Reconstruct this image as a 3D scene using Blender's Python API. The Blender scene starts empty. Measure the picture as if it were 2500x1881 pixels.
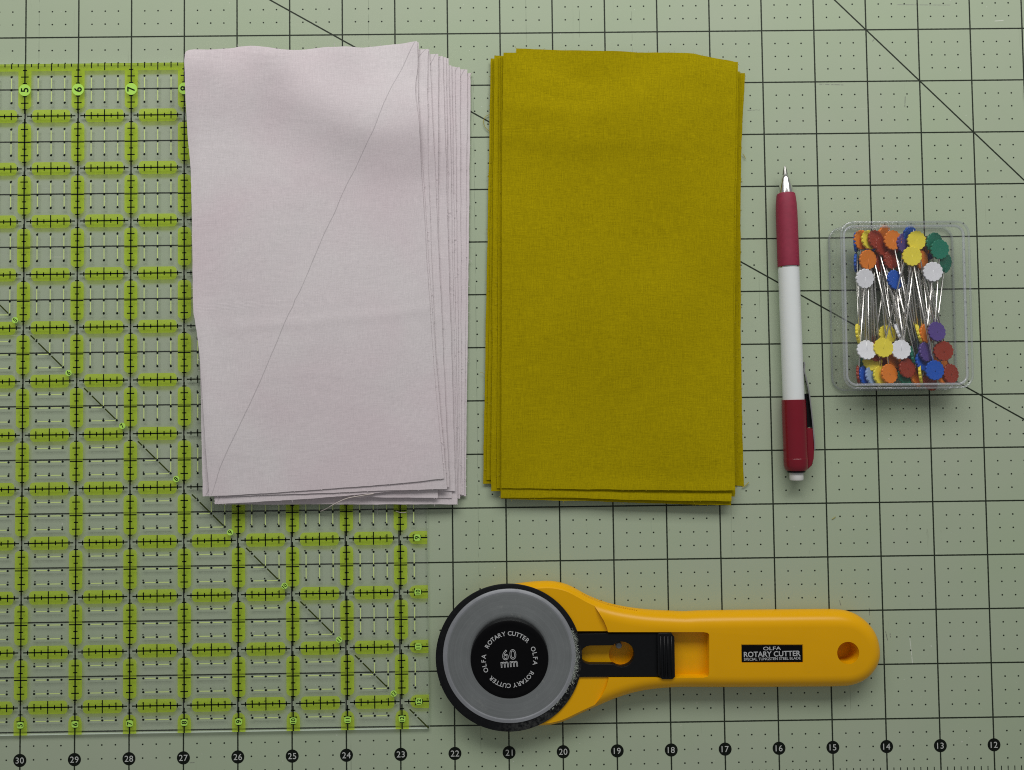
import bpy, bmesh, math, random
from mathutils import Vector, Matrix

random.seed(7)
I = 0.0254                                   # one inch in metres; all building below is in inches
scene = bpy.context.scene
COL = scene.collection

# ------------------------------------------------------------------ camera
FPX, CX, CY = 2000.0, 1250.0, 940.5
CAM_R = Matrix(((0.9998909017, 0.0127424744, -0.0074708756),
                (-0.0130000762, 0.9992847298, -0.0355109382),
                (0.0070130347, 0.0356041860, 0.9993413627)))
CAM_C = Vector((-0.4728998, -0.7571252, 15.3694994))
cd = bpy.data.cameras.new('camera'); cam = bpy.data.objects.new('camera', cd); COL.objects.link(cam)
cam.matrix_world = Matrix.Translation(CAM_C * I) @ CAM_R.to_4x4()
cd.sensor_width = 36.0; cd.sensor_fit = 'HORIZONTAL'; cd.lens = 36.0 * FPX / 2500.0
cd.clip_start = 0.01; cd.clip_end = 50.0
scene.camera = cam

# ------------------------------------------------------------------ light
world = bpy.data.worlds.new('World'); scene.world = world; world.use_nodes = True
world.node_tree.nodes['Background'].inputs[0].default_value = (0.97, 0.98, 0.975, 1)
world.node_tree.nodes['Background'].inputs[1].default_value = 0.205

def area(name, loc, target, sx, sy, power, color):
    l = bpy.data.lights.new(name, 'AREA'); l.shape = 'RECTANGLE'; l.size = sx; l.size_y = sy
    l.energy = power; l.color = color
    o = bpy.data.objects.new(name, l); COL.objects.link(o); o.location = loc
    o.rotation_euler = (Vector(target) - Vector(loc)).to_track_quat('-Z', 'Y').to_euler()
    return o
area('window_light', (0.03, 0.71, 0.55), (0.0, 0.08, 0), 1.1, 0.32, 7.1, (1.0, 0.985, 0.955))

scene.view_settings.view_transform = 'Standard'
scene.view_settings.look = 'None'
scene.view_settings.exposure = 0.0
scene.view_settings.gamma = 1.0
scene.cycles.use_denoising = False
scene.cycles.filter_width = 1.05
scene.cycles.max_bounces = 16
scene.cycles.transparent_max_bounces = 40
scene.cycles.caustics_reflective = False
scene.cycles.caustics_refractive = False

# ------------------------------------------------------------------ helpers
def px(x, y, z=0.0):
    """photo pixel -> the point of the table at height z (inches)"""
    d = CAM_R @ Vector(((x - CX) / FPX, -(y - CY) / FPX, -1.0))
    return CAM_C + d * ((z - CAM_C.z) / d.z)

def link(name, me, mat=None, parent=None):
    o = bpy.data.objects.new(name, me); COL.objects.link(o)
    if mat is not None and not me.materials: me.materials.append(mat)
    if parent is not None: o.parent = parent
    return o

def empty(name, loc=(0, 0, 0), rotz=0.0):
    o = bpy.data.objects.new(name, None); COL.objects.link(o)
    o.location = Vector(loc) * I; o.rotation_euler = (0, 0, rotz); o.empty_display_size = 0.01
    return o

def tag(o, label=None, cat=None, group=None, kind=None):
    if label: o['label'] = label
    if cat: o['category'] = cat
    if group: o['group'] = group
    if kind: o['kind'] = kind
    return o

def mesh(name, verts, faces, smooth=False):
    me = bpy.data.meshes.new(name)
    me.from_pydata([(v[0] * I, v[1] * I, v[2] * I) for v in verts], [], faces)
    me.update()
    if smooth: me.polygons.foreach_set('use_smooth', [True] * len(me.polygons))
    return me

def tmp_mesh(curve, name):
    o = bpy.data.objects.new('tmp', curve); COL.objects.link(o)
    dg = bpy.context.evaluated_depsgraph_get(); dg.update()
    me = bpy.data.meshes.new_from_object(o.evaluated_get(dg), depsgraph=dg)
    bpy.data.objects.remove(o); bpy.data.curves.remove(curve)
    me.name = name; me.materials.clear()
    return me

def plate(name, outlines, z0, z1, bevel=0.0, res=3, smooth=False):
    """flat plate with optional holes; outlines are lists of (x, y) inches"""
    c = bpy.data.curves.new(name, 'CURVE'); c.dimensions = '2D'; c.fill_mode = 'BOTH'
    for pts in outlines:
        s = c.splines.new('POLY'); s.points.add(len(pts) - 1); s.use_cyclic_u = True
        for p, q in zip(s.points, pts): p.co = (q[0] * I, q[1] * I, 0, 1)
    c.extrude = max((z1 - z0) / 2 - bevel, 0) * I
    c.bevel_depth = bevel * I; c.bevel_resolution = res; c.offset = -bevel * I
    me = tmp_mesh(c, name)
    for v in me.vertices: v.co.z += (z0 + z1) / 2 * I
    bm = bmesh.new(); bm.from_mesh(me)
    bmesh.ops.remove_doubles(bm, verts=bm.verts, dist=1e-6)
    if smooth:
        for f in bm.faces: f.smooth = True
        for e in bm.edges:
            if len(e.link_faces) == 2 and e.calc_face_angle(0) > 0.7: e.smooth = False
    bm.to_mesh(me); bm.free()
    return me

FONT = None
def text_mesh(name, s, size, outline=0.0, offset=0.0, space=1.0, sx=1.0):
    """text centred on the origin, lying in the xy plane, cap height about 0.7 size (inches)"""
    c = bpy.data.curves.new(name, 'FONT'); c.body = s; c.size = size * I
    c.align_x = 'CENTER'; c.align_y = 'CENTER'; c.space_character = space; c.resolution_u = 4
    if outline:
        c.fill_mode = 'NONE'; c.bevel_depth = outline * I; c.bevel_resolution = 1
    else:
        c.offset = offset * I
    me = tmp_mesh(c, name)
    if me.vertices:
        xs = [v.co.x for v in me.vertices]; ys = [v.co.y for v in me.vertices]
        mx, my = (min(xs) + max(xs)) / 2, (min(ys) + max(ys)) / 2
        for v in me.vertices: v.co.x = (v.co.x - mx) * sx; v.co.y -= my
    return me

def disc(name, r, n=40):
    return mesh(name, [(r * math.cos(2 * math.pi * i / n), r * math.sin(2 * math.pi * i / n), 0) for i in range(n)], [tuple(range(n))])

def roundrect(cx, cy, w, h, r, n=6, rot=0.0):
    pts = []
    for (sx, sy, a0) in ((1, 1, 0), (-1, 1, 90), (-1, -1, 180), (1, -1, 270)):
        for i in range(n + 1):
            a = math.radians(a0 + 90 * i / n)
            pts.append((cx + sx * (w / 2 - r) + r * math.cos(a), cy + sy * (h / 2 - r) + r * math.sin(a)))
    return pts

def tube(name, pts, rad, n=8, cap=True, closed=False):
    """round tube through pts (inches); rad number or list"""
    pts = [Vector(p) for p in pts]; m = len(pts)
    rads = rad if isinstance(rad, (list, tuple)) else [rad] * m
    V, F = [], []
    up = Vector((0, 0, 1))
    for i, p in enumerate(pts):
        if closed: t = pts[(i + 1) % m] - pts[i - 1]
        else: t = pts[min(i + 1, m - 1)] - pts[max(i - 1, 0)]
        t.normalize()
        a = up if abs(t.dot(up)) < 0.95 else Vector((1, 0, 0))
        s = t.cross(a).normalized(); b = s.cross(t)
        for k in range(n):
            w = 2 * math.pi * k / n
            V.append(p + (s * math.cos(w) + b * math.sin(w)) * rads[i])
    for i in range(m if closed else m - 1):
        j = (i + 1) % m
        for k in range(n):
            l = (k + 1) % n
            F.append((i * n + k, i * n + l, j * n + l, j * n + k))
    if cap and not closed:
        F.append(tuple(range(n - 1, -1, -1))); F.append(tuple((m - 1) * n + k for k in range(n)))
    return mesh(name, V, F, True)

def lathe(name, prof, n=48, axis='Z', smooth=True, sharp=0.6):
    """surface of revolution of (t, r) pairs along an axis through the origin"""
    V, F = [], []
    for t, r in prof:
        for k in range(n):
            w = 2 * math.pi * k / n; c, s = r * math.cos(w), r * math.sin(w)
            V.append((c, s, t) if axis == 'Z' else (c, t, s))
    for i in range(len(prof) - 1):
        for k in range(n):
            l = (k + 1) % n
            q = (i * n + k, i * n + l, (i + 1) * n + l, (i + 1) * n + k)
            F.append(q if axis == 'Z' else q[::-1])
    a, b = tuple(range(n)), tuple((len(prof) - 1) * n + k for k in range(n))
    F += [a[::-1], b] if axis == 'Z' else [a, b[::-1]]
    me = mesh(name, V, F, smooth)
    bm = bmesh.new(); bm.from_mesh(me)
    for e in bm.edges:
        if len(e.link_faces) == 2 and e.calc_face_angle(0) > sharp: e.smooth = False
    bm.to_mesh(me); bm.free()
    return me

# ------------------------------------------------------------------ node helpers
class S:
    """a socket or a number with arithmetic that builds math nodes"""
    nt = None
    def __init__(s, v): s.v = v
    @staticmethod
    def op(o, *a):
        n = S.nt.nodes.new('ShaderNodeMath'); n.operation = o
        for i, x in enumerate(a):
            x = x.v if isinstance(x, S) else x
            if isinstance(x, (int, float)): n.inputs[i].default_value = x
            else: S.nt.links.new(x, n.inputs[i])
        return S(n.outputs[0])
    def __add__(s, o): return S.op('ADD', s, o)
    __radd__ = __add__
    def __sub__(s, o): return S.op('SUBTRACT', s, o)
    def __rsub__(s, o): return S.op('SUBTRACT', o, s)
    def __mul__(s, o): return S.op('MULTIPLY', s, o)
    __rmul__ = __mul__
    def __truediv__(s, o): return S.op('DIVIDE', s, o)
    def abs(s): return S.op('ABSOLUTE', s)
    def fract(s): return S.op('FRACT', s)
    def max(s, o): return S.op('MAXIMUM', s, o)
    def min(s, o): return S.op('MINIMUM', s, o)
    def sqrt(s): return S.op('SQRT', s)
    def clamp(s): return S.op('MINIMUM', S.op('MAXIMUM', s, 0.0), 1.0)
    def below(s, w, aa): return ((w - s) / aa + 0.5).clamp()      # 1 where s < w
    def above(s, w, aa): return ((s - w) / aa + 0.5).clamp()

def new_mat(name):
    m = bpy.data.materials.new(name); m.use_nodes = True; nt = m.node_tree; S.nt = nt
    b = nt.nodes['Principled BSDF']
    return m, nt, b

def noise(nt, vec, scale, detail=3.0, rough=0.5, dist=0.0, sc=(1, 1, 1), col=False):
    mp = nt.nodes.new('ShaderNodeMapping'); mp.inputs['Scale'].default_value = sc
    nt.links.new(vec, mp.inputs['Vector'])
    n = nt.nodes.new('ShaderNodeTexNoise'); n.inputs['Scale'].default_value = scale
    n.inputs['Detail'].default_value = detail; n.inputs['Roughness'].default_value = rough; n.inputs['Distortion'].default_value = dist
    nt.links.new(mp.outputs[0], n.inputs['Vector'])
    return n.outputs['Color'] if col else S(n.outputs['Fac'])

def mixc(nt, fac, a, b):
    n = nt.nodes.new('ShaderNodeMix'); n.data_type = 'RGBA'
    for x, k in ((fac, 0), (a, 6), (b, 7)):
        x = x.v if isinstance(x, S) else x
        if isinstance(x, (int, float)): n.inputs[k].default_value = x
        elif isinstance(x, tuple): n.inputs[k].default_value = (*x, 1) if len(x) == 3 else x
        else: nt.links.new(x, n.inputs[k])
    return n.outputs[2]

def coords(nt, kind='Object'):
    return nt.nodes.new('ShaderNodeTexCoord').outputs[kind]

def xyz(nt, vec):
    n = nt.nodes.new('ShaderNodeSeparateXYZ'); nt.links.new(vec, n.inputs[0])
    return [S(n.outputs[i]) for i in range(3)]

def bump(nt, b, h, strength, dist):
    n = nt.nodes.new('ShaderNodeBump'); n.inputs['Strength'].default_value = strength; n.inputs['Distance'].default_value = dist
    nt.links.new(h.v, n.inputs['Height']); nt.links.new(n.outputs[0], b.inputs['Normal'])

def plain(name, col, rough=0.5, metal=0.0, spec=0.5, mottle=0.06, scale=300.0, bmp=0.0):
    m, nt, b = new_mat(name)
    v = coords(nt)
    f = noise(nt, v, scale, 4.0)
    c2 = tuple(min(1, c * (1 - mottle)) for c in col); c1 = tuple(min(1, c * (1 + mottle)) for c in col)
    nt.links.new(mixc(nt, f, c2, c1), b.inputs['Base Color'])
    r = f * 0.12 + (rough - 0.06)
    nt.links.new(r.v, b.inputs['Roughness'])
    b.inputs['Metallic'].default_value = metal; b.inputs['Specular IOR Level'].default_value = spec
    if bmp: bump(nt, b, f, 0.5, bmp)
    return m

def printed(name, col, cover=1.0):
    """ink on clear plastic; cover < 1 lets the ground show through, tinted"""
    m, nt, b = new_mat(name)
    b.inputs['Base Color'].default_value = (*col, 1); b.inputs['Roughness'].default_value = 0.5; b.inputs['Specular IOR Level'].default_value = 0.15
    if cover < 1.0:
        t = nt.nodes.new('ShaderNodeBsdfTransparent')
        mx = nt.nodes.new('ShaderNodeMixShader'); mx.inputs[0].default_value = cover
        nt.links.new(t.outputs[0], mx.inputs[1]); nt.links.new(b.outputs[0], mx.inputs[2])
        nt.links.new(mx.outputs[0], nt.nodes['Material Output'].inputs[0])
        m['t'] = 1
    return m

def clear(name, tint, ior=1.49, rough=0.03, haze=0.0, hazecol=(0.8, 0.8, 0.8), boost=1.0, scratch=0.0):
    """thin clear plastic: passes light straight through, mirrors by Fresnel, a little milky"""
    m, nt, b = new_mat(name)
    nt.nodes.remove(b)
    t = nt.nodes.new('ShaderNodeBsdfTransparent'); t.inputs[0].default_value = (*tint, 1)
    d = nt.nodes.new('ShaderNodeBsdfDiffuse'); d.inputs[0].default_value = (*hazecol, 1)
    g = nt.nodes.new('ShaderNodeBsdfGlossy'); g.inputs['Roughness'].default_value = rough
    lw = nt.nodes.new('ShaderNodeLayerWeight'); lw.inputs[0].default_value = 0.5
    fc = S(lw.outputs['Facing']); f0 = ((ior - 1) / (ior + 1)) ** 2
    fres = (fc * fc * fc * fc * fc) * (1 - f0) + f0
    m1 = nt.nodes.new('ShaderNodeMixShader'); m1.inputs[0].default_value = haze
    if scratch:
        v = coords(nt)
        sc = (noise(nt, v, 60, 2.0, 0.5, 0.3, (9, 0.5, 1)).above(0.74, 0.02) + noise(nt, v, 55, 2.0, 0.5, 0.4, (0.6, 8, 1)).above(0.75, 0.02)) * noise(nt, v, 18, 2.0).above(0.5, 0.1)
        nt.links.new((sc * scratch + noise(nt, v, 12, 2.0) * haze * 2).clamp().v, m1.inputs[0])
    nt.links.new(t.outputs[0], m1.inputs[1]); nt.links.new(d.outputs[0], m1.inputs[2])
    m2 = nt.nodes.new('ShaderNodeMixShader')
    nt.links.new((fres * boost).clamp().v, m2.inputs[0])
    nt.links.new(m1.outputs[0], m2.inputs[1]); nt.links.new(g.outputs[0], m2.inputs[2])
    nt.links.new(m2.outputs[0], nt.nodes['Material Output'].inputs[0])
    return m

# ------------------------------------------------------------------ materials
def mat_mat():
    m, nt, b = new_mat('mat_green')
    v = coords(nt); X, Y, Z = xyz(nt, v)
    wob = noise(nt, v, 900, 2.0) * 0.010 - 0.005
    U = X / I + 20.5; W = Y / I + 6.5              # lines fall on whole numbers
    inside = X.above((-15.5) * I, 1e-4) * X.below(20.51 * I, 1e-4) * Y.above(-7.51 * I, 1e-4) * Y.below(16.51 * I, 1e-4)
    def gl(t, w): return ((t + 0.5).fract() - 0.5).abs() + wob * 0.7
    lines = gl(U, 0).min(gl(W, 0)).below(0.0138, 0.006)
    a = ((U * 4 + 0.5).fract() - 0.5) * 0.25; c = ((W * 4 + 0.5).fract() - 0.5) * 0.25
    dots = ((a * a + c * c).sqrt() + wob * 0.8).below(0.0158, 0.006)
    d45 = ((X / I + Y / I - 13.0).abs() * 0.70711 + wob * 0.7).below(0.0145, 0.006)
    d30 = (((Y / I - 6.395) + 0.57735 * (X / I + 3.5)).abs() * 0.86603 + wob * 0.7).below(0.0145, 0.006)
    tick = (((U * 8 + 0.5).fract() - 0.5).abs() * 0.125 + wob * 0.5).below(0.009, 0.005) * W.below(-0.89, 0.01)
    ink = lines.max(dots).max(d45).max(d30).max(tick) * inside
    worn = noise(nt, v, 420, 4.0, 0.7)
    ink = ink * (0.97 - worn.above(0.72, 0.05) * 0.30)
    # the mat itself: faint blotches, cut lines from the knife, smudges
    n1 = noise(nt, v, 14, 3.0); n2 = noise(nt, v, 60, 4.0, 0.6)
    base = mixc(nt, ((n1 - 0.35) * 3).clamp(), (0.418, 0.502, 0.350), (0.430, 0.494, 0.368))
    base = mixc(nt, ((n2 - 0.4) * 2.5).clamp() * 0.25, base, (0.385, 0.468, 0.332))
    cv = noise(nt, v, 40, 2.0, 0.5, 0.0, (14, 0.22, 1)).above(0.73, 0.02) * noise(nt, v, 25, 2.0).above(0.5, 0.1)
    ch = noise(nt, v, 40, 2.0, 0.5, 0.0, (0.25, 13, 1)).above(0.745, 0.02) * noise(nt, v, 21, 2.0).above(0.52, 0.1)
    base = mixc(nt, cv * 0.45, base, (0.20, 0.24, 0.17))
    base = mixc(nt, ch * 0.36, base, (0.58, 0.61, 0.50))
    def cut(x, y0, y1):
        return (X / I - x).abs().below(0.006, 0.004) * (Y / I).above(y0, 0.02) * (Y / I).below(y1, 0.02)
    cuts = cut(-9.25, 5.2, 9.0).max(cut(-1.02, -7.0, 5.6)).max(cut(-3.0, 6.1, 7.4)).max(cut(0.0, 6.0, 7.2)).max(cut(1.02, 6.2, 7.0)).max(cut(2.02, 5.8, 6.9))
    base = mixc(nt, cuts * noise(nt, v, 160, 3.0).above(0.46, 0.12) * 0.42, base, (0.17, 0.21, 0.15))
    for (xa, ya, xb, yb, lum) in ((2221, 1556, 2228, 1621, 0.72), (2162, 1542, 2167, 1564, 0.16), (2173, 1547, 2174, 1557, 0.16), (2049, 1466, 2053, 1479, 0.18), (2122, 1485, 2123, 1503, 0.18),
                              (2428, 52, 2450, 50, 0.75), (2130, 102, 2136, 93, 0.2), (2210, 236, 2209, 262, 0.2), (2060, 208, 2000, 206, 0.22), (1855, 269, 1825, 270, 0.2), (2190, 12, 2320, 13, 0.28), (463, 1863, 476, 1862, 0.2), (340, 205, 335, 198, 0.2)):
        a_, b_ = px(xa, ya, 0), px(xb, yb, 0); L_ = math.hypot(b_.x - a_.x, b_.y - a_.y); ux, uy = (b_.x - a_.x) / L_, (b_.y - a_.y) / L_
        P_, Q_ = X / I - a_.x, Y / I - a_.y
        t_ = P_ * ux + Q_ * uy; n_ = (P_ * uy - Q_ * ux).abs() + wob * 1.2
        mk = n_.below(0.009, 0.006) * t_.above(0.0, 0.02) * t_.below(L_, 0.02)
        base = mixc(nt, mk * noise(nt, v, 900, 2.0).above(0.42, 0.2) * 0.75, base, (lum * 0.95, lum, lum * 0.88))
    smear = noise(nt, v, 55, 5.0, 0.7, 1.5, (3.0, 0.8, 1)).above(0.71, 0.06)
    base = mixc(nt, smear * 0.5, base, (0.24, 0.27, 0.20))
    fleck = noise(nt, v, 520, 1.0).above(0.80, 0.03)
    base = mixc(nt, fleck * 0.6, base, (0.68, 0.70, 0.62))
    nt.links.new(mixc(nt, ink, base, (0.008, 0.014, 0.007)), b.inputs['Base Color'])
    b.inputs['Roughness'].default_value = 0.55; b.inputs['Specular IOR Level'].default_value = 0.2
    h = noise(nt, v, 2600, 2.0) * 0.8 - cuts * 0.6
    bump(nt, b, h, 0.25, 0.00008)
    return m

def fabric(name, c1, c2, line=False, patch=0.5, grain=0.12, crease=None):
    m, nt, b = new_mat(name)
    v = coords(nt); uv = coords(nt, 'UV'); u, w, _ = xyz(nt, uv)       # uv in inches across the cloth
    pn = noise(nt, v, 17, 3.0, 0.55, 0.4)
    base = mixc(nt, ((pn - 0.36) * 3.6).clamp() * patch + 0.5 - patch / 2, c1, c2)
    # plain weave: warp and weft threads with uneven slubs
    px_, py_ = 0.0165, 0.0155
    wa = ((u / px_).fract() - 0.5).abs() * 2; we = ((w / py_).fract() - 0.5).abs() * 2
    sl_a = noise(nt, uv, 1.0, 2.0, 0.5, 0.0, (84, 4.0, 1)); sl_e = noise(nt, uv, 1.0, 2.0, 0.5, 0.0, (4.0, 84, 1))
    chk = ((u / (2 * px_)).fract() - 0.5) * ((w / (2 * py_)).fract() - 0.5)
    over = (chk * 40).clamp()
    hgt = over * (1 - wa * wa) + (1 - over) * (1 - we * we)
    fine = noise(nt, v, 1500, 2.0, 0.6)
    g = (hgt - 0.62) * 0.55 + (sl_a - 0.5) * 0.9 + (sl_e - 0.5) * 0.9 + (fine - 0.5) * 0.9
    base = mixc(nt, (g * grain * 2.2 + 0.5).clamp(), tuple(c * 0.62 for c in c1), tuple(min(1, c * 1.34) for c in c1)) if False else base
    mul = nt.nodes.new('ShaderNodeVectorMath'); mul.operation = 'SCALE'
    nt.links.new(base, mul.inputs[0]); nt.links.new((g * grain + 1.0).v, mul.inputs['Scale'])
    col = mul.outputs[0]
    if line:   # pencil line from the upper right to the lower left corner (4.5 x 8.5 cloth)
        dx, dy, L = 4.40, 8.5, math.hypot(4.40, 8.5)
        dist = (((w - 0.0) * dx - (u - 0.05) * dy) / L).abs() + (noise(nt, v, 700, 2.0) - 0.5) * 0.006
        pl = dist.below(0.0085, 0.006) * (0.45 + 0.55 * noise(nt, uv, 30, 3.0).above(0.36, 0.3))
        col = mixc(nt, pl * 0.36, col, (0.16, 0.15, 0.16))
    nt.links.new(col, b.inputs['Base Color'])
    b.inputs['Roughness'].default_value = 0.95; b.inputs['Specular IOR Level'].default_value = 0.04
    b.inputs['Sheen Weight'].default_value = 0.03; b.inputs['Sheen Roughness'].default_value = 0.5
    bump(nt, b, hgt * 0.6 + sl_a * 0.5 + sl_e * 0.5 + noise(nt, v, 90, 3.0) * 1.2 + noise(nt, v, 24, 2.0, 0.5, 1.2, (0.6, 1.6, 1)) * 9.0, 0.35, 0.00014)
    return m

def steel(name, col, rough, radial=False, dust=0.0):
    m, nt, b = new_mat(name)
    v = coords(nt); X, Y, Z = xyz(nt, v)
    n1 = noise(nt, v, 45, 5.0, 0.65); n2 = noise(nt, v, 240, 4.0, 0.7)
    c = mixc(nt, ((n1 - 0.3) * 2.2).clamp(), tuple(x * 0.84 for x in col), tuple(min(1, x * 1.08) for x in col))
    if radial:      # fine circular grinding marks
        cb = nt.nodes.new('ShaderNodeCombineXYZ'); nt.links.new((X * X + Y * Y).sqrt().v, cb.inputs[0]); nt.links.new((n1 * 0.0006).v, cb.inputs[1])
        ring = noise(nt, cb.outputs[0], 1600, 3.0, 0.7)
        c = mixc(nt, ((ring - 0.35) * 2.5).clamp() * 0.45, c, tuple(min(1, x * 1.35) for x in col))
    if dust: c = mixc(nt, n2.above(0.66, 0.08) * noise(nt, v, 30, 2.0).above(0.5, 0.15) * dust, c, (0.62, 0.64, 0.62))
    nt.links.new(c, b.inputs['Base Color']); b.inputs['Metallic'].default_value = 1.0
    r = rough + (n1 - 0.5) * 0.25 + (n2 - 0.5) * 0.12
    nt.links.new(r.v, b.inputs['Roughness'])
    return m

def yellow_plastic():
    m, nt, b = new_mat('yellow_plastic')
    v = coords(nt)
    f = noise(nt, v, 60, 4.0); g = noise(nt, v, 900, 2.0)
    c = mixc(nt, f, (0.81, 0.405, 0.0005), (0.87, 0.440, 0.0006))
    c = mixc(nt, noise(nt, v, 180, 5.0, 0.7).above(0.70, 0.06) * 0.12, c, (0.36, 0.22, 0.02))
    nt.links.new(c, b.inputs['Base Color'])
    scr = noise(nt, v, 50, 2.0, 0.5, 0.6, (0.7, 12, 1)).above(0.73, 0.02) * noise(nt, v, 25, 2.0).above(0.48, 0.1)
    nt.links.new((f * 0.10 + 0.24 + scr * 0.25).v, b.inputs['Roughness'])
    b.inputs['Specular IOR Level'].default_value = 0.26
    b.inputs['Subsurface Weight'].default_value = 0.0
    bump(nt, b, g, 0.12, 0.00004)
    return m

def black_plastic(name, rough=0.38, dust=0.0, col=(0.004, 0.0045, 0.0055), spec=0.2):
    m, nt, b = new_mat(name)
    v = coords(nt); n1 = noise(nt, v, 160, 5.0, 0.7); n2 = noise(nt, v, 900, 3.0)
    c = mixc(nt, n2, col, tuple(x * 1.7 for x in col))
    if dust:
        X, Y, Z = xyz(nt, v)
        where = ((X - Y) / I).above(1.2, 0.5) * (Y / I).below(0.1, 0.3) + 0.04
        c = mixc(nt, (n1 * 0.5 + n2 * 0.5).above(0.50, 0.14) * where * dust, c, (0.42, 0.43, 0.40))
    nt.links.new(c, b.inputs['Base Color'])
    nt.links.new((n1 * 0.2 + rough - 0.1).v, b.inputs['Roughness']); b.inputs['Specular IOR Level'].default_value = spec
    bump(nt, b, n2, 0.15, 0.00005)
    return m

M = {}
M['mat'] = mat_mat()
M['badge_black'] = plain('badge_ink', (0.006, 0.009, 0.006), 0.6, spec=0.15, mottle=0.2, scale=900)
M['badge_white'] = plain('numeral_ink', (0.56, 0.58, 0.56), 0.5)
M['pink'] = fabric('pink_cotton', (0.705, 0.612, 0.648), (0.725, 0.685, 0.700), line=True, patch=0.65, grain=0.24)
M['mustard'] = fabric('mustard_cotton', (0.345, 0.272, 0.0012), (0.39, 0.310, 0.002), patch=0.7, grain=0.60)
M['pink_raw'] = plain('pink_raw_edge', (0.80, 0.74, 0.76), 0.95, spec=0.05, mottle=0.15, scale=1500)
M['mustard_raw'] = plain('mustard_raw_edge', (0.46, 0.38, 0.03), 0.95, spec=0.05, mottle=0.2, scale=1500)
M['acrylic'] = clear('clear_acrylic', (0.998, 0.998, 0.998), 1.49, 0.06, haze=0.012, hazecol=(0.70, 0.70, 0.72), boost=0.45, scratch=0.16)
M['acrylic_edge'] = printed('sawn_acrylic_edge', (0.74, 0.84, 0.74), 0.72)
M['ink'] = printed('ruler_black_ink', (0.005, 0.010, 0.004))
M['diag_ink'] = printed('ruler_olive_ink', (0.040, 0.055, 0.006))
M['pale'] = printed('ruler_pale_ink', (0.66, 0.80, 0.30), 1.0)
M['lime_badge'] = printed('ruler_lime_badge', (0.50, 0.86, 0.14))
def lime():
    m, nt, b = new_mat('ruler_lime_film')
    b.inputs['Base Color'].default_value = (0.72, 0.98, 0.11, 1); b.inputs['Roughness'].default_value = 0.5; b.inputs['Specular IOR Level'].default_value = 0.2
    t = nt.nodes.new('ShaderNodeBsdfTransparent'); t.inputs[0].default_value = (0.91, 1.0, 0.25, 1)
    mx = nt.nodes.new('ShaderNodeMixShader')
    v = coords(nt); n = noise(nt, v, 60, 3.0)
    nt.links.new((n * 0.12 + 0.18).v, mx.inputs[0])
    nt.links.new(t.outputs[0], mx.inputs[1]); nt.links.new(b.outputs[0], mx.inputs[2])
    nt.links.new(mx.outputs[0], nt.nodes['Material Output'].inputs[0])
    return m
M['lime'] = lime()
M['yellow'] = yellow_plastic()
M['black'] = black_plastic('black_plastic', 0.40)
M['black_dusty'] = black_plastic('dusty_black_plastic', 0.45, 0.09)
M['black_gloss'] = black_plastic('gloss_black_plastic', 0.36, 0.0, (0.002, 0.002, 0.0025), 0.12)
M['blade'] = steel('blade_steel', (0.45, 0.475, 0.48), 0.30, radial=True, dust=0.8)
M['blade_edge'] = steel('blade_ground_edge', (0.62, 0.64, 0.68), 0.42, dust=0.2)
M['silver_print'] = plain('silver_print', (0.50, 0.51, 0.52), 0.4)
M['grey_print'] = plain('grey_print', (0.20, 0.21, 0.22), 0.4)
M['chrome'] = steel('chrome', (0.80, 0.80, 0.78), 0.12)
M['tip_metal'] = steel('tip_metal', (0.34, 0.34, 0.32), 0.35)
M['pin_steel'] = steel('pin_steel', (0.80, 0.79, 0.76), 0.28)
M['crimson'] = plain('crimson_rubber', (0.295, 0.022, 0.056), 0.62, mottle=0.18, scale=500, bmp=0.00006)
M['crimson_plastic'] = plain('crimson_plastic', (0.205, 0.006, 0.018), 0.25, mottle=0.05)
M['ivory'] = plain('pearl_barrel', (0.80, 0.84, 0.84), 0.28, mottle=0.03)
M['eraser'] = plain('white_rubber', (0.70, 0.70, 0.68), 0.7, mottle=0.05, bmp=0.00004)
M['box'] = clear('clear_box_plastic', (1.0, 1.0, 1.0), 1.5, 0.04, haze=0.005, hazecol=(0.8, 0.82, 0.86), boost=0.65)
M['box_rim'] = clear('clear_box_rim', (0.96, 0.97, 0.98), 1.55, 0.10, haze=0.10, hazecol=(0.80, 0.83, 0.90), boost=1.5)  # pale haze in the colour stands in for light streaks along the rim
M['box_edge_glint'] = clear('clear_box_edge_glint', (0.96, 0.97, 0.98), 1.55, 0.15, haze=0.26, hazecol=(0.84, 0.87, 0.95), boost=1.6)  # stronger pale haze: refraction highlight of the lid edge painted in
M['lint'] = plain('lint_fibre', (0.55, 0.60, 0.54), 0.9, mottle=0.3)
M['thread_pink'] = plain('pink_thread', (0.62, 0.55, 0.52), 0.9)
M['thread_mustard'] = plain('mustard_thread', (0.40, 0.34, 0.05), 0.9)
PINCOL = {'white': (0.86, 0.87, 0.92), 'yellow': (0.86, 0.73, 0.060), 'orange': (0.80, 0.225, 0.022), 'red': (0.30, 0.034, 0.014),
          'blue': (0.008, 0.095, 0.52), 'purple': (0.10, 0.060, 0.27), 'green': (0.012, 0.20, 0.125), 'lightblue': (0.30, 0.42, 0.66)}
for k, c in PINCOL.items(): M['pin_' + k] = plain('pin_head_' + k, c, 0.42, mottle=0.08, bmp=0.00003)

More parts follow.
